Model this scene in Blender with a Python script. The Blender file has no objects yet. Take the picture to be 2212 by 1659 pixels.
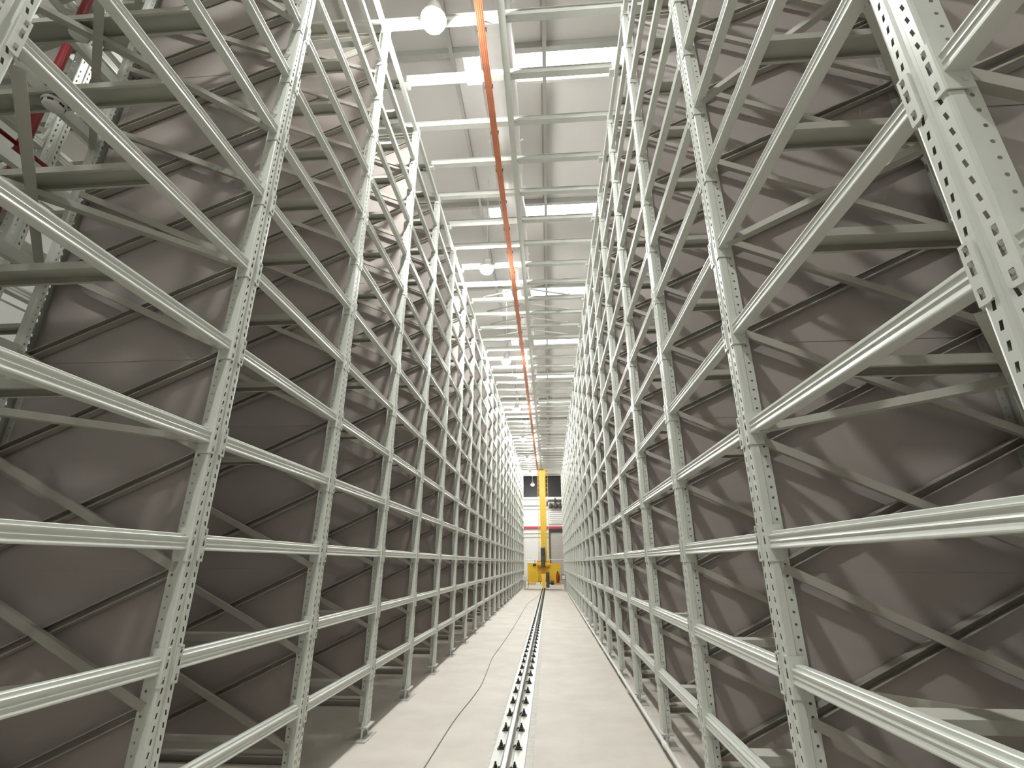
import bpy, math, random
from mathutils import Vector, Matrix
random.seed(7)
scn = bpy.context.scene
COL = scn.collection

# ------------------------------------------------------------------ camera, world, exposure
PITCH, YAW, FPX, CAMZ = 0.351548, 0.0716673, 1055.02, 1.5916
cd = bpy.data.cameras.new('camera')
cam = bpy.data.objects.new('camera', cd); COL.objects.link(cam)
cd.sensor_width = 36.0; cd.sensor_fit = 'HORIZONTAL'; cd.lens = FPX / 2212 * 36.0
cd.clip_start = 0.02; cd.clip_end = 300
cam.location = (0, 0, CAMZ); cam.rotation_euler = (math.pi / 2 + PITCH, 0, YAW)
scn.camera = cam
wd = bpy.data.worlds.new('world'); scn.world = wd; wd.use_nodes = True
wd.node_tree.nodes['Background'].inputs[0].default_value = (0.8, 0.87, 1.0, 1)
wd.node_tree.nodes['Background'].inputs[1].default_value = 1.0
vs = scn.view_settings
vs.view_transform = 'Standard'; vs.look = 'None'; vs.gamma = 1.0; vs.use_curve_mapping = False
vs.exposure = -0.30
LAMP_E = 1050.0      # strength of the frosted lamp bowls
SKY_E = 13.0          # strength of the lit skylight panes
cy = scn.cycles
cy.max_bounces = 4; cy.diffuse_bounces = 3; cy.glossy_bounces = 2; cy.transmission_bounces = 2
cy.sample_clamp_indirect = 6.0; cy.caustics_reflective = False; cy.caustics_refractive = False
cy.use_denoising = True
cy.use_adaptive_sampling = True; cy.adaptive_threshold = 0.05

# ------------------------------------------------------------------ layout of the place (metres)
B = 1.5                                   # bay length
XL, XR = -1.804, 1.0135                   # front planes of the two rack rows
NB = 24
def PY(j): return 1.0176 + B * j          # frame positions along the aisle
LV = [0.599 + 0.547 * i for i in range(14)]
DEPTH = 1.40
TOP = 7.78
ROOF = 10.0
PX0 = 0.12; PXS = 1.59                    # roof purlins
X0, X1, Y0, Y1 = -10.5, 6.5, -4.0, 43.0   # hall

# ------------------------------------------------------------------ materials
MATS = {}
def mat(name, col, rough=0.5, metal=0.0, var=0.0, scale=6.0, bump=0.0, bscale=80.0, emit=None, coat=0.0, stretch=None, col2=None):
    m = bpy.data.materials.new(name); m.use_nodes = True
    nt = m.node_tree; bs = nt.nodes['Principled BSDF']
    bs.inputs['Base Color'].default_value = (*col, 1); bs.inputs['Roughness'].default_value = rough
    bs.inputs['Metallic'].default_value = metal
    if coat: bs.inputs['Coat Weight'].default_value = coat; bs.inputs['Coat Roughness'].default_value = 0.25
    tc = nt.nodes.new('ShaderNodeTexCoord'); src = tc.outputs['Object']
    if stretch:
        mp = nt.nodes.new('ShaderNodeMapping'); mp.inputs['Scale'].default_value = stretch
        nt.links.new(src, mp.inputs['Vector']); src = mp.outputs['Vector']
    if var or col2:
        n = nt.nodes.new('ShaderNodeTexNoise'); n.inputs['Scale'].default_value = scale; n.inputs['Detail'].default_value = 3
        n.inputs['Roughness'].default_value = 0.6
        nt.links.new(src, n.inputs['Vector'])
        r = nt.nodes.new('ShaderNodeValToRGB')
        c2 = col2 or tuple(min(1, c * (1 + var)) for c in col)
        c1 = col if col2 else tuple(c * (1 - var) for c in col)
        r.color_ramp.elements[0].color = (*c1, 1); r.color_ramp.elements[1].color = (*c2, 1)
        r.color_ramp.elements[0].position = 0.32; r.color_ramp.elements[1].position = 0.68
        nt.links.new(n.outputs['Fac'], r.inputs['Fac']); nt.links.new(r.outputs['Color'], bs.inputs['Base Color'])
    if bump:
        n2 = nt.nodes.new('ShaderNodeTexNoise'); n2.inputs['Scale'].default_value = bscale; n2.inputs['Detail'].default_value = 2
        nt.links.new(src, n2.inputs['Vector'])
        bp = nt.nodes.new('ShaderNodeBump'); bp.inputs['Strength'].default_value = bump; bp.inputs['Distance'].default_value = 0.01
        nt.links.new(n2.outputs['Fac'], bp.inputs['Height']); nt.links.new(bp.outputs['Normal'], bs.inputs['Normal'])
    if emit:
        bs.inputs['Emission Color'].default_value = (*emit[0], 1); bs.inputs['Emission Strength'].default_value = emit[1]
    MATS[name] = m
    return m
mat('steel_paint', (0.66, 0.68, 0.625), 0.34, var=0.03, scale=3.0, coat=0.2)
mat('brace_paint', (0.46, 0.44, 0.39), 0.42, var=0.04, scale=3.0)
mat('bar_paint', (0.48, 0.475, 0.415), 0.45, var=0.04, scale=3.0)
mat('panel_sheet', (0.42, 0.372, 0.352), 0.45, var=0.04, scale=1.2, bump=0.02, bscale=2.0)
mat('concrete', (0.555, 0.508, 0.455), 0.62, scale=1.7, col2=(0.645, 0.594, 0.535), bump=0.05, bscale=30.0)
mat('grout', (0.60, 0.575, 0.525), 0.7, var=0.1, scale=12.0, bump=0.2, bscale=40.0)
mat('wall_paint', (0.80, 0.80, 0.77), 0.6, var=0.02, scale=1.0)
mat('roof_sheet', (0.80, 0.77, 0.74), 0.5, var=0.02, scale=0.6)
mat('roof_steel', (0.50, 0.50, 0.47), 0.45, var=0.03)
mat('tie_paint', (0.64, 0.65, 0.60), 0.4, var=0.03)
mat('duct_film', (0.70, 0.665, 0.65), 0.35, var=0.04, scale=4.0, bump=0.5, bscale=7.0)
mat('copper_orange', (0.72, 0.25, 0.125), 0.45, var=0.12, scale=4.0)
mat('black_plastic', (0.025, 0.025, 0.022), 0.5, var=0.1)
mat('rail_steel', (0.42, 0.42, 0.40), 0.32, 0.75, var=0.12, scale=14.0, bump=0.05)
mat('rail_worn', (0.66, 0.66, 0.64), 0.28, 0.7, var=0.12, scale=18.0, bump=0.05)
mat('clip_black', (0.035, 0.036, 0.032), 0.5, var=0.2)
mat('plate_steel', (0.56, 0.56, 0.52), 0.45, 0.1, var=0.08, scale=9.0)
mat('galvanised', (0.62, 0.62, 0.58), 0.35, 0.5, var=0.1, scale=25.0)
mat('cable_grey', (0.26, 0.245, 0.22), 0.6, var=0.1)
mat('white_plastic', (0.82, 0.81, 0.77), 0.4, var=0.02)
mat('crane_yellow', (0.80, 0.50, 0.02), 0.4, var=0.05, scale=2.0)
mat('crane_orange', (0.72, 0.38, 0.02), 0.45, var=0.06, scale=2.0)
mat('motor_grey', (0.06, 0.065, 0.07), 0.45, var=0.1)
mat('fire_red', (0.42, 0.03, 0.02), 0.35, var=0.05)
mat('stripe_red', (0.50, 0.05, 0.09), 0.5, var=0.05)
mat('pipe_red', (0.26, 0.014, 0.022), 0.4, var=0.05)
mat('dark_glass', (0.016, 0.016, 0.018), 0.6, var=0.1)
mat('door_grey', (0.46, 0.43, 0.40), 0.6, var=0.04)
mat('door_brown', (0.10, 0.06, 0.03), 0.6, var=0.1)
mat('pipe_dark', (0.06, 0.05, 0.045), 0.5, var=0.1)
mat('lamp_bowl', (0.9, 0.9, 0.9), 0.4, var=0.01, emit=((0.985, 1.0, 0.96), LAMP_E))
mat('lamp_body', (0.55, 0.55, 0.53), 0.4, 0.3, var=0.05)
mat('skylight_pane', (0.9, 0.9, 0.9), 0.4, var=0.01, emit=((1.0, 0.985, 0.97), SKY_E))

# ------------------------------------------------------------------ mesh helpers
class MB:
    def __init__(s): s.v = []; s.f = []; s.smooth = False
    def add(s, vs_, fs):
        o = len(s.v); s.v += [tuple(p) for p in vs_]; s.f += [tuple(i + o for i in f) for f in fs]; return s
    def box(s, a, b):
        x0, y0, z0 = a; x1, y1, z1 = b
        return s.add([(x0, y0, z0), (x1, y0, z0), (x1, y1, z0), (x0, y1, z0), (x0, y0, z1), (x1, y0, z1), (x1, y1, z1), (x0, y1, z1)],
                     [(0, 3, 2, 1), (4, 5, 6, 7), (0, 1, 5, 4), (1, 2, 6, 5), (2, 3, 7, 6), (3, 0, 4, 7)])
    def bbox(s, a, b, c=0.004):
        """box with chamfered vertical-profile edges along its longest axis"""
        ext = [b[i] - a[i] for i in range(3)]; ax = ext.index(max(ext)); o = [i for i in range(3) if i != ax]
        p0, q0, p1, q1 = a[o[0]], a[o[1]], b[o[0]], b[o[1]]
        poly = [(p0 + c, q0), (p1 - c, q0), (p1, q0 + c), (p1, q1 - c), (p1 - c, q1), (p0 + c, q1), (p0, q1 - c), (p0, q0 + c)]
        vs_ = []
        for t in (a[ax], b[ax]):
            for p, q in poly:
                w = [0, 0, 0]; w[ax] = t; w[o[0]] = p; w[o[1]] = q; vs_.append(w)
        n = 8
        return s.add(vs_, [tuple(range(n)), tuple(range(2 * n - 1, n - 1, -1))] + [(i, (i + 1) % n, n + (i + 1) % n, n + i) for i in range(n)])
    def tube(s, pts, r, n=8, cap=True):
        pts = [Vector(p) for p in pts]; rings = []
        up = None
        for i, p in enumerate(pts):
            t = (pts[min(i + 1, len(pts) - 1)] - pts[max(i - 1, 0)]).normalized()
            if up is None: up = Vector((0, 0, 1)) if abs(t.z) < 0.9 else Vector((1, 0, 0))
            a = t.cross(up).normalized(); b_ = a.cross(t).normalized(); up = b_
            rr = r[i] if isinstance(r, (list, tuple)) else r
            rings.append([p + (a * math.cos(2 * math.pi * k / n) + b_ * math.sin(2 * math.pi * k / n)) * rr for k in range(n)])
        vs_ = [q for R_ in rings for q in R_]; fs = []
        for i in range(len(rings) - 1):
            for k in range(n): fs.append((i * n + k, i * n + (k + 1) % n, (i + 1) * n + (k + 1) % n, (i + 1) * n + k))
        if cap: fs += [tuple(range(n))[::-1], tuple((len(rings) - 1) * n + k for k in range(n))]
        return s.add(vs_, fs)
    def lathe(s, prof, c=(0, 0, 0), n=20):
        vs_ = [(c[0] + r * math.cos(2 * math.pi * k / n), c[1] + r * math.sin(2 * math.pi * k / n), c[2] + z) for r, z in prof for k in range(n)]
        fs = [(i * n + k, i * n + (k + 1) % n, (i + 1) * n + (k + 1) % n, (i + 1) * n + k) for i in range(len(prof) - 1) for k in range(n)]
        fs += [tuple(range(n))[::-1], tuple((len(prof) - 1) * n + k for k in range(n))]
        return s.add(vs_, fs)
    def sweep(s, poly, p0, p1, ax_a, ax_b, closed=True, cap=True):
        """poly of (a, b) swept from p0 to p1"""
        A, Bv = Vector(ax_a), Vector(ax_b); n = len(poly); vs_ = []
        for p in (Vector(p0), Vector(p1)):
            vs_ += [p + A * a + Bv * b for a, b in poly]
        fs = [(i, (i + 1) % n, n + (i + 1) % n, n + i) for i in range(n if closed else n - 1)]
        if closed and cap: fs += [tuple(range(n))[::-1], tuple(range(n, 2 * n))]
        return s.add(vs_, fs)
    def mesh(s, name, m):
        me = bpy.data.meshes.new(name); me.from_pydata(s.v, [], s.f); me.update()
        me.materials.append(MATS[m])
        if s.smooth:
            for p in me.polygons: p.use_smooth = True
        return me
def link(name, me, parent=None, loc=(0, 0, 0), rot=(0, 0, 0)):
    o = bpy.data.objects.new(name, me); COL.objects.link(o); o.location = loc; o.rotation_euler = rot
    if parent: o.parent = parent
    return o
def part(name, mb, m, parent=None, loc=(0, 0, 0)): return link(name, mb.mesh(name, m), parent, loc)
def tag(o, label, cat, group=None):
    o['label'] = label; o['category'] = cat
    if group: o['group'] = group
    return o
def thing(name, label, cat, loc=(0, 0, 0), group=None):
    return tag(link(name, None, None, loc), label, cat, group)
def struct(o): o['kind'] = 'structure'; return o

# ------------------------------------------------------------------ the setting
fl = struct(part('floor', MB().box((X0, Y0, -0.2), (X1, Y1, 0)), 'concrete'))
def sheet_wall(name, a, b): return struct(part(name, MB().box(a, b), 'wall_paint'))
wl = sheet_wall('wall_left', (X0 - 0.2, Y0, 0), (X0, Y1, ROOF))
wr = sheet_wall('wall_right', (X1, Y0, 0), (X1 + 0.2, Y1, ROOF))
wf = sheet_wall('wall_front', (X0 - 0.2, Y0 - 0.2, 0), (X1 + 0.2, Y0, ROOF))
wb = sheet_wall('wall_back', (X0 - 0.2, Y1, 0), (X1 + 0.2, Y1 + 0.2, ROOF))
ce = struct(part('ceiling', MB().box((X0 - 0.2, Y0 - 0.2, ROOF + 0.03), (X1 + 0.2, Y1 + 0.2, ROOF + 0.25)), 'roof_sheet'))
SKY0, SKYS, SKYW = 6.27, 3.86, 0.56
px = PX0 - PXS * 7
xs = []
while px < X1 + PXS: xs.append(px); px += PXS
ys = [SKY0 - 0.36 + SKYS * k for k in range(-3, 11)]
shm = {}
for i in range(len(xs) - 1):
    for k in range(len(ys) - 1):
        if 'a' not in shm:
            shm['a'] = MB().bbox((0.006, 0.006, 0), (PXS - 0.006, SKYS - 0.006, 0.03), 0.006).mesh('panel', 'roof_sheet')
        link('panel', shm['a'], ce, (xs[i], ys[k], ROOF))
zp = [(-0.035, 0.2), (-0.005, 0.2), (-0.005, 0.0), (0.06, 0.0), (0.06, 0.006), (0.002, 0.006), (0.002, 0.206), (-0.035, 0.206)]
pm = MB().sweep(zp, (0, Y0, 0), (0, Y1, 0), (1, 0, 0), (0, 0, 1)).mesh('purlin', 'roof_steel')
for x in xs:
    if X0 < x < X1:
        link('purlin', pm, ce, (x - 0.02, 0, ROOF - 0.207))
# curbs across the roof beside each skylight, and deeper roof beams between
cm = MB().bbox((X0, -0.05, -0.14), (X1, 0.05, 0.0), 0.006).mesh('curb', 'roof_steel')
for k in range(-2, 10): link('curb', cm, ce, (0, SKY0 - 0.36 + SKYS * k, ROOF))
skm = MB().bbox((-1.30, -SKYW / 2, 0), (3.25, SKYW / 2, 0.02), 0.005).mesh('window_pane', 'skylight_pane')
fr = MB()
for s in (-1, 1):
    fr.box((-1.36, s * (SKYW / 2 + 0.03) - 0.03, -0.02), (3.31, s * (SKYW / 2 + 0.03) + 0.03, 0.03))
fr.box((-1.36, -SKYW / 2, -0.02), (-1.30, SKYW / 2, 0.03)); fr.box((3.25, -SKYW / 2, -0.02), (3.31, SKYW / 2, 0.03))
frm = fr.mesh('window_frame', 'roof_sheet')
nw = 1
for k in range(-1, 9):
    w = struct(link('window_%d' % nw, skm, None, (0, SKY0 + SKYS * k, ROOF - 0.03))); nw += 1
    w['label'] = 'bright skylight strip set between the roof purlins'
    link('window_frame', frm, w)

# ------------------------------------------------------------------ end wall
struct(part('window_%d' % nw, MB().box((X0, Y1 - 0.06, 6.95), (X1, Y1 - 0.02, 8.9)), 'dark_glass'))
struct(part('trim_1', MB().bbox((X0, Y1 - 0.16, 6.72), (X1, Y1, 6.93), 0.01), 'wall_paint'))
struct(part('trim_2', MB().bbox((X0, Y1 - 0.12, 4.30), (X1, Y1, 4.50), 0.01), 'stripe_red'))
for n_, z in ((3, 3.92), (4, 3.62)):
    struct(part('trim_%d' % n_, MB().bbox((X0, Y1 - 0.06, z), (0.0, Y1, z + 0.06), 0.01), 'roof_steel'))
d = struct(part('door_1', MB().box((0.12, Y1 - 0.10, 0.0), (2.6, Y1 - 0.02, 3.75)), 'door_grey'))
part('door_frame', MB().box((-0.02, Y1 - 0.22, 0.0), (0.12, Y1 - 0.02, 4.02)), 'door_brown', d)
part('lintel', MB().box((0.02, Y1 - 0.2, 4.02), (2.6, Y1 - 0.02, 4.28)), 'black_plastic', d)
part('seam', MB().box((0.12, Y1 - 0.11, 2.55), (2.6, Y1 - 0.095, 2.59)), 'roof_steel', d)
lv = thing('wall_louvre', 'white slatted louvre panel on the end wall above the red stripe', 'louvre', (0.75, Y1, 5.3))
part('frame', MB().box((-0.72, -0.05, -0.66), (0.9, -0.01, 0.68)), 'wall_paint', lv)
slm = MB().add([(-0.68, -0.05, 0), (0.86, -0.05, 0), (0.86, -0.13, -0.07), (-0.68, -0.13, -0.07), (-0.68, -0.05, 0.012), (0.86, -0.05, 0.012), (0.86, -0.13, -0.058), (-0.68, -0.13, -0.058)],
               [(0, 1, 2, 3), (4, 7, 6, 5), (0, 4, 5, 1), (2, 6, 7, 3), (1, 5, 6, 2), (0, 3, 7, 4)]).mesh('slat', 'roof_sheet')
for k in range(8): link('slat', slm, lv, (0, 0, -0.5 + 0.155 * k))
def valve_pipe(name, label, pts, r, bumps):
    t = thing(name, label, 'pipe', (0, 0, 0))
    mb = MB().tube(pts, r, 8); mb.smooth = True; part('pipe', mb, 'pipe_dark', t)
    for q in (pts[0], pts[1]):
        part('wall_bracket', MB().box((q[0] - 0.02, q[1] + 0.02, q[2] - 0.02), (q[0] + 0.02, Y1 - 0.005, q[2] + 0.02)), 'pipe_dark', t)
    for b_ in bumps:
        x, y, z, rr = b_
        mb = MB().lathe([(0.02, -rr), (rr * 0.8, -rr * 0.7), (rr, 0), (rr * 0.8, rr * 0.7), (0.04, rr), (0.04, rr * 1.6)], (0, 0, 0), 10); mb.smooth = True
        part('valve', mb, 'pipe_dark', t, (x, y, z))
YP = Y1 - 0.45
valve_pipe('valve_pipe', 'upper dark pipe with one valve and a bend down on end wall', [(2.2, YP, 6.55), (0.02, YP, 6.55), (-0.06, YP, 6.47), (-0.06, YP, 6.12)], 0.07, [(0.62, YP, 6.57, 0.16)])
valve_pipe('valve_pipe', 'lower dark pipe with three bulging valves on end wall', [(0.1, YP, 6.13), (2.2, YP, 6.13)], 0.09, [(0.25, YP, 6.13, 0.18), (0.66, YP, 6.13, 0.2), (1.05, YP, 6.13, 0.2)])
valve_pipe('water_pipe', 'thin dark pipe running level across white end wall', [(-4.0, YP, 6.15), (-0.06, YP, 6.15)], 0.035, [])
hr = thing('guard_rail', 'thin grey guard rail in front of the end wall', 'railing', (0, Y1 - 1.2, 0))
part('top_rail', MB().tube([(-4, 0, 1.86), (2.6, 0, 1.86)], 0.03, 8), 'galvanised', hr)
gpm = MB().tube([(0, 0, 0), (0, 0, 1.86)], 0.03, 8).mesh('post', 'galvanised')
for x in (-3.9, -2.6, -1.15, 1.2, 2.5): link('post', gpm, hr, (x, 0, 0))

# ------------------------------------------------------------------ rack parts; u runs into the rack, v along the aisle, s = side
def mirror(mb, s, rear=False):
    m2 = MB(); m2.smooth = mb.smooth
    m2.v = [((DEPTH - u if rear else u) * s, v, z) for u, v, z in mb.v]
    m2.f = mb.f
    return m2
PZ0, PZ1 = 0.112, TOP
def post_mesh(detail):
    path = [(0.088, -0.043), (0.046, -0.043), (0.040, -0.055), (0.008, -0.055), (0.002, -0.053), (0.0, -0.047), (0.0, -0.013), (0.006, -0.006),
            (0.006, 0.006), (0.0, 0.013), (0.0, 0.047), (0.002, 0.053), (0.008, 0.055), (0.040, 0.055), (0.046, 0.043), (0.088, 0.043)]
    kinds = {0: 'h', 5: 's', 9: 's', 14: 'h'} if detail else {}
    mb = MB(); pitch = 0.05; n = int((PZ1 - PZ0) / pitch)
    for i in range(len(path) - 1):
        a, b_ = Vector(path[i]), Vector(path[i + 1]); k = kinds.get(i)
        if not k:
            mb.add([(a.x, a.y, PZ0), (b_.x, b_.y, PZ0), (b_.x, b_.y, PZ1), (a.x, a.y, PZ1)], [(0, 1, 2, 3)]); continue
        w = (b_ - a).length; d_ = (b_ - a) / w; c = w / 2
        def P(t, z): q = a + d_ * t; return (q.x, q.y, z)
        z_end = PZ0 + n * pitch
        mb.add([P(0, z_end), P(w, z_end), P(w, PZ1), P(0, PZ1)], [(0, 1, 2, 3)])
        for q in range(n):
            z0 = PZ0 + q * pitch; z1 = z0 + pitch; zm = z0 + pitch / 2
            if k == 's':
                hw, hh, sl = 0.0048, 0.0115, 0.002 * (1 if i == 5 else -1)
                mb.add([P(0, z0), P(w, z0), P(w, z1), P(0, z1), P(c - hw - sl, zm - hh), P(c + hw - sl, zm - hh), P(c + hw + sl, zm + hh), P(c - hw + sl, zm + hh)],
                       [(0, 1, 5, 4), (1, 2, 6, 5), (2, 3, 7, 6), (3, 0, 4, 7)])
            else:
                r = 0.0062
                out = [P(0, z0), P(c, z0), P(w, z0), P(w, zm), P(w, z1), P(c, z1), P(0, z1), P(0, zm)]
                inn = [P(c + r * math.cos(math.radians(225 + 45 * g)), zm + r * math.sin(math.radians(225 + 45 * g))) for g in range(8)]
                mb.add(out + inn, [(g, (g + 1) % 8, 8 + (g + 1) % 8, 8 + g) for g in range(8)])
    # open end caps so the section has a lid
    n2 = len(path)
    mb.add([(u, v, PZ1) for u, v in path], [tuple(range(n2))])
    return mb
POST_D, POST_S = post_mesh(True), post_mesh(False)
BH = 0.039
def beam_profile():
    return [(0.056, -BH), (0.0085, -BH), (0.0055, -BH + 0.003), (0.0055, -0.032), (0.0085, -0.025), (0.0105, -0.018), (0.0095, -0.0125), (0.0068, -0.0075), (0.0095, -0.0025), (0.0105, 0.002), (0.0085, 0.009), (0.0055, 0.0155),
            (0.0055, 0.0205), (0.0085, 0.0235), (0.0225, 0.0235), (0.0225, BH - 0.003), (0.0255, BH), (0.056, BH)]
def beam_mb(v0=-B + 0.058, v1=-0.058):
    return MB().sweep(beam_profile(), (0, v0, 0), (0, v1, 0), (1, 0, 0), (0, 0, 1))
def conn_mb(dirn):
    """connector beside a post; dirn +1: beam goes towards +v.  Origin at the post's centre, beam mid height."""
    zt, zb = 0.070, -0.094; mb = MB(); v_in, v_out = 0.020 * dirn, 0.0585 * dirn; U = -0.006
    ch = 0.010 * dirn
    cols = [0.0335, 0.0475]
    rows = [0.062, 0.036, 0.020, -0.018, -0.052, -0.080]
    # front plate with three cut-outs
    zs = [zt] + rows + [zb]
    vs_ = [v_in, cols[0] * dirn, cols[1] * dirn, v_out]
    for zi in range(len(zs) - 1):
        for vi in range(3):
            hole = vi == 1 and zi in (1, 3, 5)
            if hole: continue
            a0, a1, b0, b1 = vs_[vi], vs_[vi + 1], zs[zi], zs[zi + 1]
            q = [(U, a0, b0), (U, a1, b0), (U, a1, b1), (U, a0, b1)]
            if vi == 0 and zi == 0: q = [(U, a0 + ch, b0), (U, a1, b0), (U, a1, b1), (U, a0, b1), (U, a0, b0 - 0.006)]
            if vi == 0 and zi == len(zs) - 2: q = [(U, a0, b0), (U, a1, b0), (U, a1, b1), (U, a0 + ch, b1), (U, a0, b1 + 0.006)]
            mb.add(q, [tuple(range(len(q)))])
    # slanted tongues in the cut-outs
    for zi in (1, 3, 5):
        b0, b1 = zs[zi], zs[zi + 1]
        mb.add([(U + 0.0015, vs_[1], b0), (U + 0.0015, vs_[2], b0), (U + 0.013, vs_[2], b1 + 0.006), (U + 0.013, vs_[1], b1 + 0.006)], [(0, 1, 2, 3)])
        mb.add([(U - 0.0035, vs_[1] + 0.003 * dirn, b0 - 0.004), (U - 0.0035, vs_[2], b0 - 0.004), (U + 0.003, vs_[2], b0 - 0.014), (U + 0.003, vs_[1] + 0.003 * dirn, b0 - 0.014)], [(0, 1, 2, 3)])
    # inner edge thickness
    mb.add([(U, v_in, zt - 0.006), (0.0, v_in, zt - 0.006), (0.0, v_in, zb + 0.006), (U, v_in, zb + 0.006)], [(0, 1, 2, 3)])
    mb.add([(U, v_in + ch, zt), (U, v_out, zt), (0.0, v_out, zt), (0.0, v_in + ch, zt)], [(0, 1, 2, 3)])
    mb.add([(U, v_in + ch, zb), (U, v_out, zb), (0.0, v_out, zb), (0.0, v_in + ch, zb)], [(0, 1, 2, 3)])
    # rounded corner and side plate
    mb.add([(U, v_out, zt), (-0.001, v_out + 0.003 * dirn, zt), (-0.001, v_out + 0.003 * dirn, zb), (U, v_out, zb)], [(0, 1, 2, 3)])
    vo = v_out + 0.003 * dirn
    mb.box((-0.001, min(v_out - 0.001 * dirn, vo), zb), (0.066, max(v_out - 0.001 * dirn, vo), zt))
    mb.box((0.040, min(v_out, vo + 0.003 * dirn), -0.072), (0.052, max(v_out, vo + 0.003 * dirn), -0.060))
    return mb
def channel(u0, z0, u1, z1, vweb, dv, hw=0.021, lip=0.008):
    """C section from (u0,z0) to (u1,z1); web at vweb, flanges towards dv"""
    t = Vector((u1 - u0, 0, z1 - z0)).normalized(); n = Vector((-t.z, 0, t.x))
    pl = [(hw - lip, vweb + dv), (hw, vweb + dv), (hw, vweb), (-hw, vweb), (-hw, vweb + dv), (-hw + lip, vweb + dv)]
    return MB().sweep(pl, (u0, 0, z0), (u1, 0, z1), n, (0, 1, 0), closed=False)
NODE0, NSP, NC = 0.37, 0.60, 12
def bar_mb():
    w, h, t = 0.06, 0.036, 0.003; mb = MB(); vc = -0.785
    pl = [(-w, -h), (-w, 0), (w, 0), (w, -h), (w - 0.014, -h), (w - 0.014, -h + t), (w - t, -h + t), (w - t, -t), (-w + t, -t), (-w + t, -h + t), (-w + 0.014, -h + t), (-w + 0.014, -h)]
    return mb.sweep(pl, (0.050, vc, BH), (DEPTH - 0.05, vc, BH), (0, 1, 0), (0, 0, 1))
def panel_mb():
    mb = MB().bbox((0.03, 0.040, -0.012), (DEPTH - 0.03, 0.0425, 1.20), 0.001)
    return mb
def foot_mbs():
    fp = MB().bbox((-0.034, -0.165, 0.0), (0.13, 0.165, 0.012), 0.002)
    up = MB().bbox((-0.024, -0.105, 0.098), (0.095, 0.105, 0.112), 0.002)
    bolts = []
    for v in (-0.075, 0.075):
        b_ = MB().tube([(0.035, v, 0.012), (0.035, v, 0.15)], 0.011, 8)
        b_.tube([(0.035, v, 0.078), (0.035, v, 0.098)], 0.021, 6); b_.tube([(0.035, v, 0.112), (0.035, v, 0.128)], 0.019, 6)
        bolts.append(b_)
    return fp, up, bolts
def diag_mb():  # tie in the shelf plane between two frames
    return None
DATA = {}
for s in (-1, 1):
    D = DATA[s] = {}
    D['post'] = mirror(POST_D, s).mesh('upright', 'steel_paint'); D['post_far'] = mirror(POST_S, s).mesh('upright', 'steel_paint')
    D['rear'] = mirror(POST_D, s, True).mesh('rear_upright', 'steel_paint'); D['rear_far'] = mirror(POST_S, s, True).mesh('rear_upright', 'steel_paint')
    D['beam'] = mirror(beam_mb(), s).mesh('beam', 'steel_paint')
    fb = beam_mb(); c1, c2 = conn_mb(1), conn_mb(-1)
    D['conn_a'] = mirror(c1, s).mesh('connector', 'steel_paint'); D['conn_b'] = mirror(c2, s).mesh('connector', 'steel_paint')
    far = MB().sweep(beam_profile(), (0, -B + 0.06, 0), (0, -0.06, 0), (1, 0, 0), (0, 0, 1)); 
    D['beam_far'] = mirror(far, s).mesh('beam', 'steel_paint')
    D['rear_beam'] = mirror(beam_mb(), s, True).mesh('rear_beam', 'steel_paint')
    D['bar'] = mirror(bar_mb(), s).mesh('shelf_bar', 'bar_paint')
    u0, u1 = 0.058, DEPTH - 0.058
    # braces falling towards +X are closed and in front, rising ones are open behind
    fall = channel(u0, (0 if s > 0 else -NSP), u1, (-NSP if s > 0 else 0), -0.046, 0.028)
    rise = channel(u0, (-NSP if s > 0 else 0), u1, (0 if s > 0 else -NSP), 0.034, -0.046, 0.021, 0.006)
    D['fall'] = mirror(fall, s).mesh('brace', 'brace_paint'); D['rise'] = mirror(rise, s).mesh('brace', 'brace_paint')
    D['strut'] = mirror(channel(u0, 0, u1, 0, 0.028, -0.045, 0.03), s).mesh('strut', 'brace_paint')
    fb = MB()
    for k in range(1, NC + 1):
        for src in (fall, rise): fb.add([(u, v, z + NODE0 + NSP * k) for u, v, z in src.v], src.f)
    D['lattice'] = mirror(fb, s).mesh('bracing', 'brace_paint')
    D['panel'] = mirror(panel_mb(), s).mesh('panel', 'panel_sheet')
    fp, up, bl = foot_mbs()
    D['foot'] = mirror(fp, s).mesh('foot_plate', 'plate_steel'); D['seat'] = mirror(up, s).mesh('seat_plate', 'plate_steel')
    D['bolts'] = [mirror(b_, s).mesh('anchor_bolt', 'galvanised') for b_ in bl]
    ca = MB(); L = math.hypot(B, DEPTH)
    def tie(v0, v1, dz):
        a, b_ = Vector((0.045, v0, dz)), Vector((DEPTH - 0.045, v1, dz)); t = (b_ - a).normalized(); n = Vector((-t.y, t.x, 0))
        return MB().sweep([(-0.022, 0), (0.022, 0), (0.022, 0.005), (-0.017, 0.005), (-0.017, 0.034), (-0.022, 0.034)], a, b_, n, (0, 0, 1))
    D['tie_a'] = mirror(tie(-0.10, -B + 0.06, -BH - 0.006), s).mesh('shelf_tie', 'bar_paint')
    D['tie_b'] = mirror(tie(-B + 0.10, -0.06, -BH - 0.045), s).mesh('shelf_tie', 'bar_paint')

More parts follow.
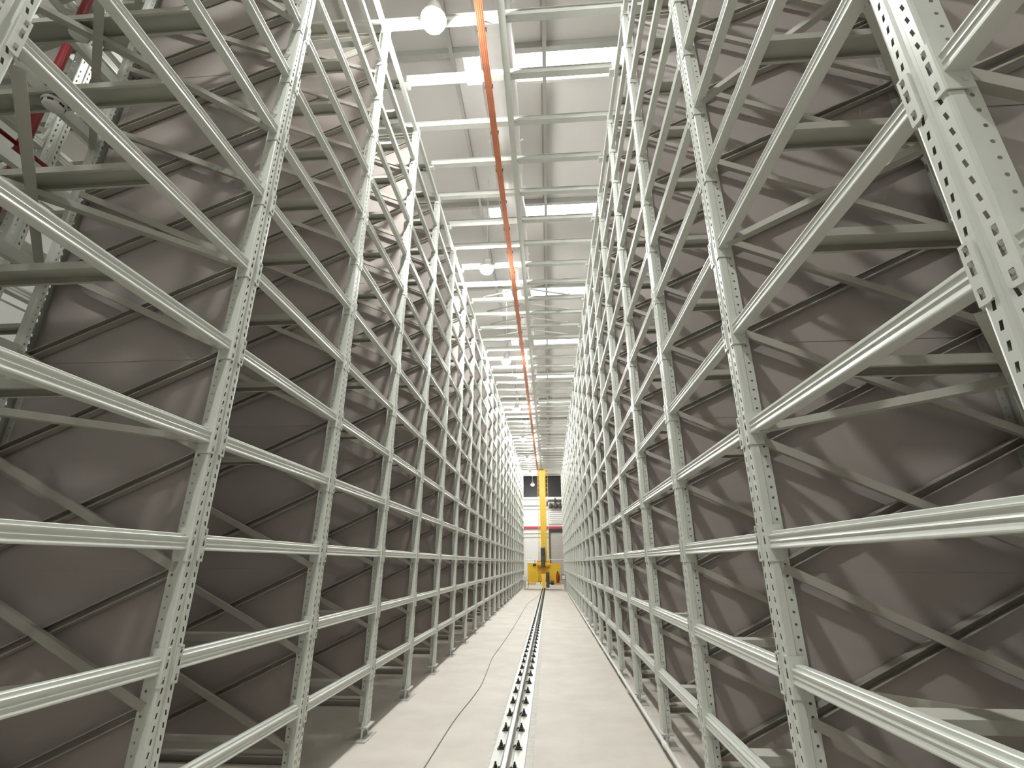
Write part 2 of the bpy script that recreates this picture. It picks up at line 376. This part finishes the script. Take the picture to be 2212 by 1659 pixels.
def rack_bay(s, xf, j, label, group, panels=True, ties=False, rear=False, first_z=0, near=None, lattice=True):
    D = DATA[s]; near = (j <= 9) if near is None else near
    t = thing('rack_bay', label, 'rack', (xf, PY(j), 0), group)
    p = link('upright', D['post'] if near else D['post_far'], t)
    link('foot_plate', D['foot'], p); link('seat_plate', D['seat'], p)
    if near:
        for b_ in D['bolts']: link('anchor_bolt', b_, p)
    link('rear_upright', D['rear'] if j <= 2 else D['rear_far'], t)
    for i, z in enumerate(LV):
        b_ = link('beam', D['beam'] if near else D['beam_far'], t, (0, 0, z))
        if near:
            link('connector', D['conn_a'], b_, (0, -B, 0)); link('connector', D['conn_b'], b_, (0, 0, 0))
        link('shelf_bar', D['bar'], t, (0, 0, z))
        if rear: link('rear_beam', D['rear_beam'], t, (0, 0, z))
        if ties and i % 2 == 1:
            link('shelf_tie', D['tie_a'], t, (0, 0, z)); link('shelf_tie', D['tie_b'], t, (0, 0, z))
    if lattice:
        if j <= 11:
            for k in range(1, NC + 1):
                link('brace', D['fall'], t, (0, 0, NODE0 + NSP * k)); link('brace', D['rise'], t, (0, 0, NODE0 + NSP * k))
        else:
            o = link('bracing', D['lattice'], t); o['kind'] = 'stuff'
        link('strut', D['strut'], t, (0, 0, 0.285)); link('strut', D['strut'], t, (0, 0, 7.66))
    if panels:
        for k in range(6): link('panel', D['panel'], t, (0, 0.003 * (k % 2), 0.35 + 1.2 * k))
    return t
GL, GR = 'rack bays along the cable side of the aisle', 'rack bays along the white floor pipe'
ORD = 'first second third fourth fifth sixth seventh eighth ninth tenth eleventh twelfth thirteenth fourteenth fifteenth sixteenth seventeenth eighteenth nineteenth twentieth twenty-first twenty-second twenty-third twenty-fourth'.split()
for j in range(0, NB + 1):
    if j == 0: la_, lb_ = 'grey rack bay right before the smoke detector bay in the cable side row', 'grey rack bay right before the slanted tie bay in the white pipe row'
    elif j == 1: la_, lb_ = 'grey rack bay with round smoke detectors and crossed ties under its shelf levels', 'grey rack bay with slanted ties under its shelf levels beside the white floor pipe'
    else:
        la_ = '%s grey rack bay past the smoke detector bay going towards the yellow crane' % ORD[j - 2]
        lb_ = '%s grey rack bay past the slanted tie bay, white pipe row, going towards the crane' % ORD[j - 2]
    rack_bay(-1, XL, j, la_, GL, ties=(j in (0, 1)), rear=(j <= 1), panels=(j > 0))
    rack_bay(1, XR, j, lb_, GR, ties=(j in (0, 1)), rear=(j <= 1))
# the row standing back to back behind the cable side, seen through the first bays
for j in range(0, 4):
    rack_bay(1, -4.95, j, 'open rack bay without partitions standing behind the red sprinkler pipe', 'rack bays of the row behind', panels=False, rear=True, near=True)

# ------------------------------------------------------------------ smoke detectors and sprinkler pipe
def detector(x, y, z, label):
    t = thing('smoke_detector', label, 'detector', (x, y, z), 'smoke detectors under the shelf bars')
    mb = MB().lathe([(0.052, 0.0), (0.055, -0.012), (0.05, -0.016)], n=20); mb.smooth = True; part('base', mb, 'white_plastic', t)
    mb = MB().lathe([(0.046, -0.016), (0.047, -0.034), (0.036, -0.046), (0.012, -0.05)], n=20); mb.smooth = True; part('cover', mb, 'white_plastic', t)
    for k in range(6):
        a = k * math.pi / 3
        mb = MB().box((0.0455, -0.012, -0.031), (0.0485, 0.012, -0.027)); mb.box((0.0455, -0.012, -0.024), (0.0485, 0.012, -0.020))
        o = part('vent_slot', mb, 'black_plastic', t); o.rotation_euler = (0, 0, a)
detector(-2.55, 1.735, LV[6] + BH - 0.036, 'round white smoke detector on the lower of two marked shelf bars')
detector(-2.585, 1.735, LV[7] + BH - 0.036, 'round white smoke detector on the shelf bar above another detector')
sp = thing('sprinkler_riser', 'red sprinkler riser pipe in the gap between the back to back racks', 'pipe', (-3.385, 2.24, 0))
mb = MB().tube([(0, 0, 0.02), (0, 0, 8.4)], 0.029, 12); mb.smooth = True; part('pipe', mb, 'pipe_red', sp)
mb = MB().tube([(0, 0, 4.15), (0, 1.6, 4.15)], 0.014, 8); mb.tube([(0, -0.0, 4.15), (0, -1.9, 4.15)], 0.014, 8); mb.smooth = True; part('branch_pipe', mb, 'pipe_red', sp)
for z in (4.15, 6.1):
    mb = MB().tube([(0, 0, z - 0.05), (0, 0, z + 0.05)], 0.038, 12); mb.smooth = True; part('coupling', mb, 'pipe_red', sp)
for y in (-0.75, 0.75):
    mb = MB().lathe([(0.008, 0.0), (0.012, 0.03), (0.006, 0.045), (0.022, 0.05), (0.022, 0.054)], n=10); part('sprinkler_head', mb, 'galvanised', sp, (0, y, 4.168))

# ------------------------------------------------------------------ ties across the aisle top
tb = [(-0.045, 0.0), (0.045, 0.0), (0.045, 0.075), (0.058, 0.075), (0.058, 0.08), (-0.058, 0.08), (-0.058, 0.075), (-0.045, 0.075)]
long_m = MB().sweep(tb, (-3.22, 0, TOP), (2.43, 0, TOP), (0, 1, 0), (0, 0, 1)).mesh('beam', 'tie_paint')
short_m = MB().sweep(tb, (XL + 0.02, 0, TOP), (XR - 0.02, 0, TOP), (0, 1, 0), (0, 0, 1)).mesh('beam', 'tie_paint')
br = MB().box((-0.09, -0.05, TOP - 0.062), (0.09, 0.05, TOP - 0.03)); br.box((-0.09, -0.05, TOP - 0.03), (-0.08, 0.05, TOP)); br.box((0.08, -0.05, TOP - 0.03), (0.09, 0.05, TOP))
brm = br.mesh('end_bracket', 'steel_paint')
bo = MB().tube([(0, 0, TOP - 0.075), (0, 0, TOP + 0.1)], 0.007, 6).mesh('bracket_bolt', 'galvanised')
for j in range(0, NB + 1):
    t = thing('aisle_tie', 'long pale tie beam lying across both rack tops over the aisle', 'beam', (0, PY(j), 0), 'long tie beams over the aisle')
    link('beam', long_m, t)
    if j < NB:
        t = thing('aisle_tie', 'short pale tie beam bracketed between the top rack beams over the aisle', 'beam', (0, PY(j) + B / 2, 0), 'short tie beams over the aisle')
        link('beam', short_m, t)
        for x in (XL - 0.035, XR + 0.035):
            k = link('end_bracket', brm, t, (x, 0, 0))
            for dx in (-0.06, 0.06): link('bracket_bolt', bo, k, (dx, 0, 0))
# crossed brace tubes above the ties
for k in range(4):
    ya, yb = PY(6) + B / 2 * k, PY(6) + B / 2 * (k + 1)
    t = thing('brace_cross', 'crossed pair of thin white brace tubes above the aisle tie beams', 'brace', (0, 0, 0), 'crossed brace tubes over the aisle')
    for a, b_ in (((-1.49, ya, TOP + 0.105), (0.68, yb, TOP + 0.105)), ((0.68, ya, TOP + 0.135), (-1.49, yb, TOP + 0.135))):
        mb = MB().tube([a, b_], 0.023, 8); mb.tube([(a[0], a[1], TOP + 0.08), a], 0.012, 6); mb.tube([(b_[0], b_[1], TOP + 0.08), b_], 0.012, 6); mb.smooth = True
        part('brace_tube', mb, 'white_plastic', t)

# ------------------------------------------------------------------ crane top guide rail, orange bus bar, fabric duct
gr = thing('guide_rail', 'grey steel guide rail hung under the tie beams for the crane mast', 'rail', (-0.40, 0, 0))
gp = [(-0.043, 0), (0.043, 0), (0.043, 0.010), (0.006, 0.014), (0.006, 0.125), (0.038, 0.130), (0.038, 0.138), (-0.038, 0.138), (-0.038, 0.130), (-0.006, 0.125), (-0.006, 0.014), (-0.043, 0.010)]
part('rail', MB().sweep(gp, (0, -2.5, TOP - 0.138), (0, 36.4, TOP - 0.138), (1, 0, 0), (0, 0, 1)), 'tie_paint', gr)
gc = MB().box((-0.055, -0.03, TOP - 0.012), (-0.03, 0.03, TOP + 0.0)); gc = gc.mesh('clamp', 'galvanised')
gc2 = MB().box((0.03, -0.03, TOP - 0.012), (0.055, 0.03, TOP + 0.0)).mesh('clamp', 'galvanised')
for k in range(0, 2 * NB + 1): link('clamp', gc, gr, (0, PY(0) + 0.75 * k, 0)); link('clamp', gc2, gr, (0, PY(0) + 0.75 * k, 0))
bu = thing('conductor_bar', 'orange four strip conductor bar running beside the crane guide rail', 'conductor', (-0.655, 0, 0))
cm_ = MB().sweep([(-0.010, 0.0), (-0.004, 0.0), (-0.003, 0.006), (0.003, 0.006), (0.004, 0.0), (0.010, 0.0), (0.011, 0.03), (-0.011, 0.03)], (0, -2.5, 7.60), (0, 36.0, 7.60), (1, 0, 0), (0, 0, 1)).mesh('strip', 'copper_orange')
for k in range(4): link('strip', cm_, bu, (-0.036 + 0.024 * k, 0, 0))
hb = MB().box((-0.058, -0.014, 7.622), (0.058, 0.014, 7.648)); hb.box((-0.058, -0.014, 7.60), (-0.050, 0.014, 7.63)); hb.box((0.050, -0.014, 7.60), (0.058, 0.014, 7.63)); hb.box((-0.012, -0.012, 7.64), (0.012, 0.012, TOP))
hbm = hb.mesh('hanger', 'black_plastic')
for k in range(-2, 2 * NB): link('hanger', hbm, bu, (0, PY(0) + 0.75 * k, 0))
du = thing('fabric_duct', 'white film air duct hanging along the aisle under the roof', 'duct', (-0.615, 0, 8.95))
mb = MB(); n, rows = 28, 150; vs_ = []; fs = []
for i in range(rows + 1):
    y = -3.0 + 39.0 * i / rows
    for k in range(n):
        a = 2 * math.pi * k / n
        r = 0.275 + 0.008 * math.sin(3 * a + y * 5.1) + 0.006 * math.sin(7 * a - y * 3.3) + random.uniform(-0.003, 0.003) + 0.006 * math.cos(y * 2 * math.pi / 1.5)
        vs_.append((r * math.cos(a), y, r * math.sin(a)))
for i in range(rows):
    for k in range(n): fs.append((i * n + k, i * n + (k + 1) % n, (i + 1) * n + (k + 1) % n, (i + 1) * n + k))
mb.add(vs_, fs); mb.smooth = True; part('tube', mb, 'duct_film', du)
hk = MB().tube([(0.27, 0, 0.05), (0.31, 0.0, 0.09), (0.33, 0.02, 0.08)], 0.008, 6).mesh('tie_hook', 'white_plastic')
hk2 = MB().tube([(-0.27, 0, 0.05), (-0.31, 0.0, 0.09), (-0.33, 0.02, 0.08)], 0.008, 6).mesh('tie_hook', 'white_plastic')
wm = MB().tube([(0, 0, 0.27), (0, 0, ROOF - 8.95)], 0.004, 5).mesh('hanger_wire', 'galvanised')
for k in range(0, 30):
    y = 1.0 + 1.2 * k
    link('tie_hook', hk, du, (0, y, 0)); link('tie_hook', hk2, du, (0, y, 0))
    if k % 2 == 0: link('hanger_wire', wm, du, (0, y, 0))

# ------------------------------------------------------------------ high bay lamps
LZ = 7.60
bowl = MB().lathe([(0.02, -0.14), (0.08, -0.126), (0.125, -0.085), (0.148, -0.02), (0.150, -0.006)], n=16); bowl.smooth = True
bowl = bowl.mesh('bowl', 'lamp_bowl')
hous = MB().lathe([(0.151, -0.012), (0.155, -0.004), (0.148, 0.03), (0.11, 0.075), (0.07, 0.10), (0.085, 0.105), (0.085, 0.20), (0.05, 0.225), (0.015, 0.235)], n=16); hous.smooth = True; hous = hous.mesh('housing', 'lamp_body')
rodm = MB().tube([(0, 0, 0.23), (0, 0, ROOF - LZ)], 0.012, 8).mesh('hanger_rod', 'white_plastic')
def lamp(x, y, label, group):
    t = thing('high_bay_lamp', label, 'lamp', (x, y, LZ), group)
    link('bowl', bowl, t); link('housing', hous, t); link('hanger_rod', rodm, t)
for k in range(-1, 8):
    lamp(-1.20, 3.84 + 5.17 * k, 'glowing high bay lamp hung on a rod over the cable side of the aisle', 'lamps along the aisle')
for k in range(2, 6, 2):
    lamp(-6.7, 4.44 + 5.99 * k, 'glowing high bay lamp hung beyond the rack row behind', 'lamps beyond the rack row behind')

# ------------------------------------------------------------------ floor rail
RX = -0.398
fr_ = thing('floor_rail', 'steel crane rail on a sole plate clipped down the aisle floor', 'rail', (RX, 0, 0))
part('grout_strip', MB().box((-0.185, -2.5, 0.0), (0.215, 34.9, 0.004)), 'grout', fr_)
part('sole_plate', MB().bbox((-0.145, -2.5, 0.004), (0.152, 34.9, 0.014), 0.002), 'plate_steel', fr_)
rp = [(-0.05, 0), (0.05, 0), (0.05, 0.008), (0.012, 0.016), (0.007, 0.024), (0.007, 0.062), (0.022, 0.072), (0.0235, 0.078), (0.0235, 0.093), (0.020, 0.099), (0.010, 0.101),
      (-0.010, 0.101), (-0.020, 0.099), (-0.0235, 0.093), (-0.0235, 0.078), (-0.022, 0.072), (-0.007, 0.062), (-0.007, 0.024), (-0.012, 0.016), (-0.05, 0.008)]
rp = [(a, b_ + 0.014) for a, b_ in rp]
part('rail_length', MB().sweep(rp, (0, -2.5, 0), (0, 6.02, 0), (1, 0, 0), (0, 0, 1)), 'rail_worn', fr_)
part('rail_length', MB().sweep(rp, (0, 6.024, 0), (0, 35.5, 0), (1, 0, 0), (0, 0, 1)), 'rail_steel', fr_)
def clip_mb(s):
    mb = MB().box((min(s * 0.052, s * 0.112), -0.030, 0.014), (max(s * 0.052, s * 0.112), 0.030, 0.024))
    mb.box((min(s * 0.054, s * 0.100), -0.024, 0.024), (max(s * 0.054, s * 0.100), 0.024, 0.040))
    mb.add([(s * 0.030, -0.02, 0.026), (s * 0.030, 0.02, 0.026), (s * 0.056, 0.02, 0.040), (s * 0.056, -0.02, 0.040), (s * 0.030, -0.02, 0.034), (s * 0.030, 0.02, 0.034), (s * 0.056, 0.02, 0.047), (s * 0.056, -0.02, 0.047)],
           [(0, 1, 2, 3), (4, 7, 6, 5), (0, 4, 5, 1), (1, 5, 6, 2), (2, 6, 7, 3), (3, 7, 4, 0)])
    return mb.mesh('rail_clip', 'clip_black')
def bolt_mb(s):
    mb = MB().tube([(s * 0.078, 0, 0.040), (s * 0.078, 0, 0.062)], 0.016, 6); mb.tube([(s * 0.078, 0, 0.062), (s * 0.078, 0, 0.082)], 0.008, 8)
    return mb.mesh('clip_bolt', 'clip_black')
CL = {s: clip_mb(s) for s in (-1, 1)}; BT = {s: bolt_mb(s) for s in (-1, 1)}
for k in range(-12, 57):
    for s in (-1, 1):
        c = link('rail_clip', CL[s], fr_, (0, 5.27 + 0.5155 * k, 0)); link('clip_bolt', BT[s], c)

# ------------------------------------------------------------------ floor cable and white pipe
cp = [(-1.02, -1.0), (-1.10, 2.0), (-1.09, 3.8), (-1.074, 4.825), (-1.061, 6.07), (-1.01, 7.0), (-0.985, 7.763), (-1.02, 8.8), (-1.055, 9.894), (-1.02, 11.5), (-1.0, 12.95), (-0.968, 16.6), (-0.972, 18.96), (-0.93, 22.6), (-0.661, 26.5), (-0.58, 30), (-0.62, 33.3)]
def crom(P, m=8):
    out = []
    for i in range(len(P) - 1):
        p0, p1, p2, p3 = P[max(i - 1, 0)], P[i], P[i + 1], P[min(i + 2, len(P) - 1)]
        for q in range(m):
            t = q / m
            out.append(tuple(0.5 * ((2 * p1[d]) + (-p0[d] + p2[d]) * t + (2 * p0[d] - 5 * p1[d] + 4 * p2[d] - p3[d]) * t * t + (-p0[d] + 3 * p1[d] - 3 * p2[d] + p3[d]) * t ** 3) for d in range(2)))
    return out + [P[-1]]
mb = MB().tube([(x, y, 0.0055) for x, y in crom(cp)], 0.0052, 8); mb.smooth = True
tag(part('power_cable', mb, 'cable_grey'), 'thin grey power cable snaking along the concrete floor', 'cable')
wp = thing('floor_pipe', 'white plastic pipe running low along the rack feet', 'pipe', (0.977, 0, 0.09))
mb = MB().tube([(0, -2.5, 0), (0, 36.5, 0)], 0.019, 10); mb.smooth = True; part('pipe', mb, 'white_plastic', wp)
sk = MB().tube([(0, -0.06, 0), (0, 0.06, 0)], 0.024, 10); sk.smooth = True; sk = sk.mesh('socket', 'white_plastic')
sd = MB().box((-0.012, -0.012, -0.09), (0.012, 0.012, -0.015)).mesh('saddle', 'white_plastic')
for k in range(0, 13): link('socket', sk, wp, (0, 2.2 + 3 * k, 0)); link('saddle', sd, wp, (0, PY(0) + 0.4 + 3 * k, 0))

# ------------------------------------------------------------------ stacker crane
CY_ = 34.0
cr = thing('stacker_crane', 'yellow single mast stacker crane standing on the rail at the far end', 'crane', (RX, CY_, 0))
def cx(x): return x - RX
def mast_mb():
    mb = MB(); ring = []
    for z, a, b_, y0, y1 in ((0.9, -0.52, -0.15, -0.2, 0.25), (2.6, -0.52, -0.15, -0.2, 0.25), (6.6, -0.555, -0.165, -0.2, 0.25), (7.1, -0.57, -0.155, -0.21, 0.26), (7.58, -0.62, -0.09, -0.25, 0.3)):
        ring.append([(cx(a), y0, z), (cx(b_), y0, z), (cx(b_), y1, z), (cx(a), y1, z)])
    vs_ = [p for r in ring for p in r]; fs = [(3, 2, 1, 0)]
    for i in range(len(ring) - 1):
        for k in range(4): fs.append((4 * i + k, 4 * i + (k + 1) % 4, 4 * i + 4 + (k + 1) % 4, 4 * i + 4 + k))
    fs.append(tuple(len(vs_) - 4 + k for k in range(4)))
    return mb.add(vs_, fs)
ma = part('mast', mast_mb(), 'crane_yellow', cr)
hd = MB().bbox((cx(-0.66), -0.34, 7.58), (cx(-0.02), 0.4, 7.615), 0.005); part('head_plate', hd, 'crane_yellow', cr)
hd = MB().add([(cx(-0.6), -0.25, 7.615), (cx(-0.1), -0.25, 7.615), (cx(-0.1), 0.3, 7.615), (cx(-0.6), 0.3, 7.615), (cx(-0.5), -0.12, 7.72), (cx(-0.22), -0.12, 7.72), (cx(-0.22), 0.18, 7.72), (cx(-0.5), 0.18, 7.72)],
              [(0, 1, 5, 4), (1, 2, 6, 5), (2, 3, 7, 6), (3, 0, 4, 7), (4, 5, 6, 7)]); part('guide_head', hd, 'crane_yellow', cr)
gm = MB().tube([(0, 0, 0), (0, 0, 0.07)], 0.05, 12).mesh('guide_roller', 'motor_grey')
for dx in (-0.06, 0.06): link('guide_roller', gm, cr, (cx(-0.40) + dx * 1.6, -0.16, 7.64))
for nm, xx in (('ladder', -0.06), ('ladder', -0.63)):
    w = 0.07 if xx > -0.3 else 0.04
    la = part(nm, MB().box((cx(xx - w) - 0.012, -0.02, 1.75), (cx(xx - w) + 0.012, 0.02, 7.5)).box((cx(xx + w) - 0.012, -0.02, 1.75), (cx(xx + w) + 0.012, 0.02, 7.5)), 'crane_yellow', cr)
    rm = MB().tube([(cx(xx - w), 0, 0), (cx(xx + w), 0, 0)], 0.014, 6).mesh('rung', 'crane_yellow')
    for k in range(19): link('rung', rm, la, (0, 0, 1.95 + 0.3 * k))
pl = MB().bbox((cx(-1.415), -0.30, 0.42), (cx(-0.72), -0.22, 1.60), 0.01); pa = part('side_plate', pl, 'crane_yellow', cr)
pl = MB().bbox((cx(-0.08), -0.30, 0.40), (cx(0.69), -0.22, 1.60), 0.01); pb = part('side_plate', pl, 'crane_yellow', cr)
part('centre_plate', MB().bbox((cx(-0.74), -0.26, 0.52), (cx(-0.06), -0.14, 1.5), 0.01), 'crane_orange', cr)
for a, b_ in ((-1.43, -0.9), (0.1, 0.7)):
    part('skid', MB().bbox((cx(a), -0.34, 0.30), (cx(b_), 0.5, 0.36), 0.01), 'crane_yellow', cr)
part('cross_beam', MB().bbox((cx(-1.42), 0.1, 0.44), (cx(0.7), 0.5, 0.64), 0.01), 'crane_orange', cr)
mb = MB().tube([(cx(-0.80), -0.32, 1.5), (cx(0.03), -0.32, 1.5)], 0.19, 14); mb.smooth = False; part('hoist_drum', mb, 'crane_orange', cr)
part('drum_cover', MB().bbox((cx(-0.80), -0.42, 1.68), (cx(0.05), -0.1, 1.76), 0.01), 'crane_yellow', cr)
mb = MB().tube([(cx(-0.40), -0.52, 1.34), (cx(-0.40), -0.52, 1.75)], 0.125, 12); part('gearbox', mb, 'motor_grey', cr)
mb = MB().bbox((cx(-0.54), -0.64, 1.75), (cx(-0.24), -0.38, 2.05), 0.02); part('motor_flange', mb, 'motor_grey', cr)
mb = MB().tube([(cx(-0.40), -0.50, 2.05), (cx(-0.40), -0.50, 2.52)], 0.145, 14); mo = part('hoist_motor', mb, 'motor_grey', cr)
mb = MB().tube([(cx(-0.40), -0.50, 2.52), (cx(-0.40), -0.50, 2.58)], 0.12, 14); part('fan_cover', mb, 'galvanised', mo)
lg = MB().add([(cx(-0.54), -0.5, 0.95), (cx(-0.22), -0.5, 0.95), (cx(-0.22), -0.1, 0.95), (cx(-0.54), -0.1, 0.95), (cx(-0.49), -0.62, 0.14), (cx(-0.29), -0.62, 0.14), (cx(-0.29), -0.1, 0.14), (cx(-0.49), -0.1, 0.14)],
              [(0, 1, 2, 3), (4, 7, 6, 5), (0, 4, 5, 1), (1, 5, 6, 2), (2, 6, 7, 3), (3, 7, 4, 0)]); part('travel_leg', lg, 'crane_yellow', cr)
part('chassis', MB().bbox((cx(-0.50), -0.1, 0.18), (cx(-0.29), 2.2, 0.42), 0.01), 'crane_yellow', cr)
mb = MB().tube([(cx(-0.12), -0.5, 0.32), (cx(-0.12), -0.5, 1.05)], 0.10, 12); part('travel_motor', mb, 'motor_grey', cr)
mb = MB().bbox((cx(-0.24), -0.62, 0.14), (cx(-0.02), -0.36, 0.34), 0.02); part('travel_gearbox', mb, 'motor_grey', cr)
mb = MB().tube([(cx(0.06), -0.45, 0.42), (cx(0.26), -0.45, 0.42)], 0.13, 14); part('brake_drum', mb, 'black_plastic', cr)
mb = MB().tube([(cx(-0.62), -0.45, 0.50), (cx(-0.56), -0.45, 0.50)], 0.14, 14); part('side_wheel', mb, 'crane_orange', cr)
mb = MB().tube([(cx(-0.42), -0.4, 0.295), (cx(-0.38), -0.4, 0.295)], 0.18, 20); part('travel_wheel', mb, 'rail_steel', cr)
part('lamp_unit', MB().bbox((cx(-1.06), -0.40, 1.42), (cx(-0.86), -0.30, 1.55), 0.01), 'black_plastic', cr)
part('antenna', MB().tube([(cx(-0.68), -0.3, 1.7), (cx(-0.68), -0.3, 2.35)], 0.015, 6), 'galvanised', cr)
ex = thing('fire_extinguisher', 'red fire extinguisher mounted on the yellow crane plate', 'extinguisher', (0.50, CY_ - 0.40, 0.42))
mb = MB().lathe([(0.07, 0.0), (0.09, 0.02), (0.09, 0.46), (0.06, 0.54), (0.028, 0.57), (0.028, 0.6)], n=16); mb.smooth = True; part('cylinder', mb, 'fire_red', ex)
part('valve', MB().box((-0.03, -0.03, 0.6), (0.03, 0.03, 0.66)), 'black_plastic', ex)
part('handle', MB().box((-0.02, -0.12, 0.66), (0.02, 0.03, 0.69)), 'black_plastic', ex)
mb = MB().tube([(0.03, 0, 0.62), (0.11, 0, 0.55), (0.125, 0, 0.3), (0.11, 0, 0.12)], 0.014, 6); part('hose', mb, 'black_plastic', ex)
part('bracket', MB().box((-0.1, 0.085, 0.1), (0.1, 0.105, 0.45)), 'crane_yellow', ex)

# ------------------------------------------------------------------ small equipment at the rack ends
eb = thing('control_post', 'white control box on a short post beside the crane on the cable side', 'control box', (-1.58, 33.6, 0))
part('post', MB().tube([(0, 0, 0.012), (0, 0, 0.55)], 0.045, 8), 'galvanised', eb)
part('base_plate', MB().box((-0.12, -0.12, 0), (0.12, 0.12, 0.012)), 'galvanised', eb)
bx_ = part('box', MB().bbox((-0.14, -0.12, 0.55), (0.12, 0.12, 0.86), 0.012), 'white_plastic', eb)
part('lid', MB().bbox((-0.12, -0.135, 0.70), (0.10, -0.12, 0.84), 0.004), 'wall_paint', bx_)
part('cable', MB().tube([(0.1, 0, 0.6), (0.2, 0.0, 0.5), (0.22, 0, 0.2), (0.12, 0, 0.02)], 0.02, 6), 'cable_grey', eb)
se = thing('mirror_frame', 'small dark square sensor frame on the rack end beside the crane', 'sensor', (0.88, 33.6, 0))
part('stand', MB().tube([(0.06, 0, 0.01), (0.06, 0, 0.6)], 0.03, 8), 'galvanised', se)
f_ = MB()
for a, b_ in (((-0.14, 0.6), (0.14, 0.63)), ((-0.14, 0.87), (0.14, 0.9)), ((-0.14, 0.63), (-0.11, 0.87)), ((0.11, 0.63), (0.14, 0.87))): f_.box((a[0], -0.03, a[1]), (b_[0], 0.03, b_[1]))
part('frame', f_, 'motor_grey', se); part('plate', MB().box((-0.11, -0.01, 0.63), (0.11, 0.01, 0.87)), 'white_plastic', se)
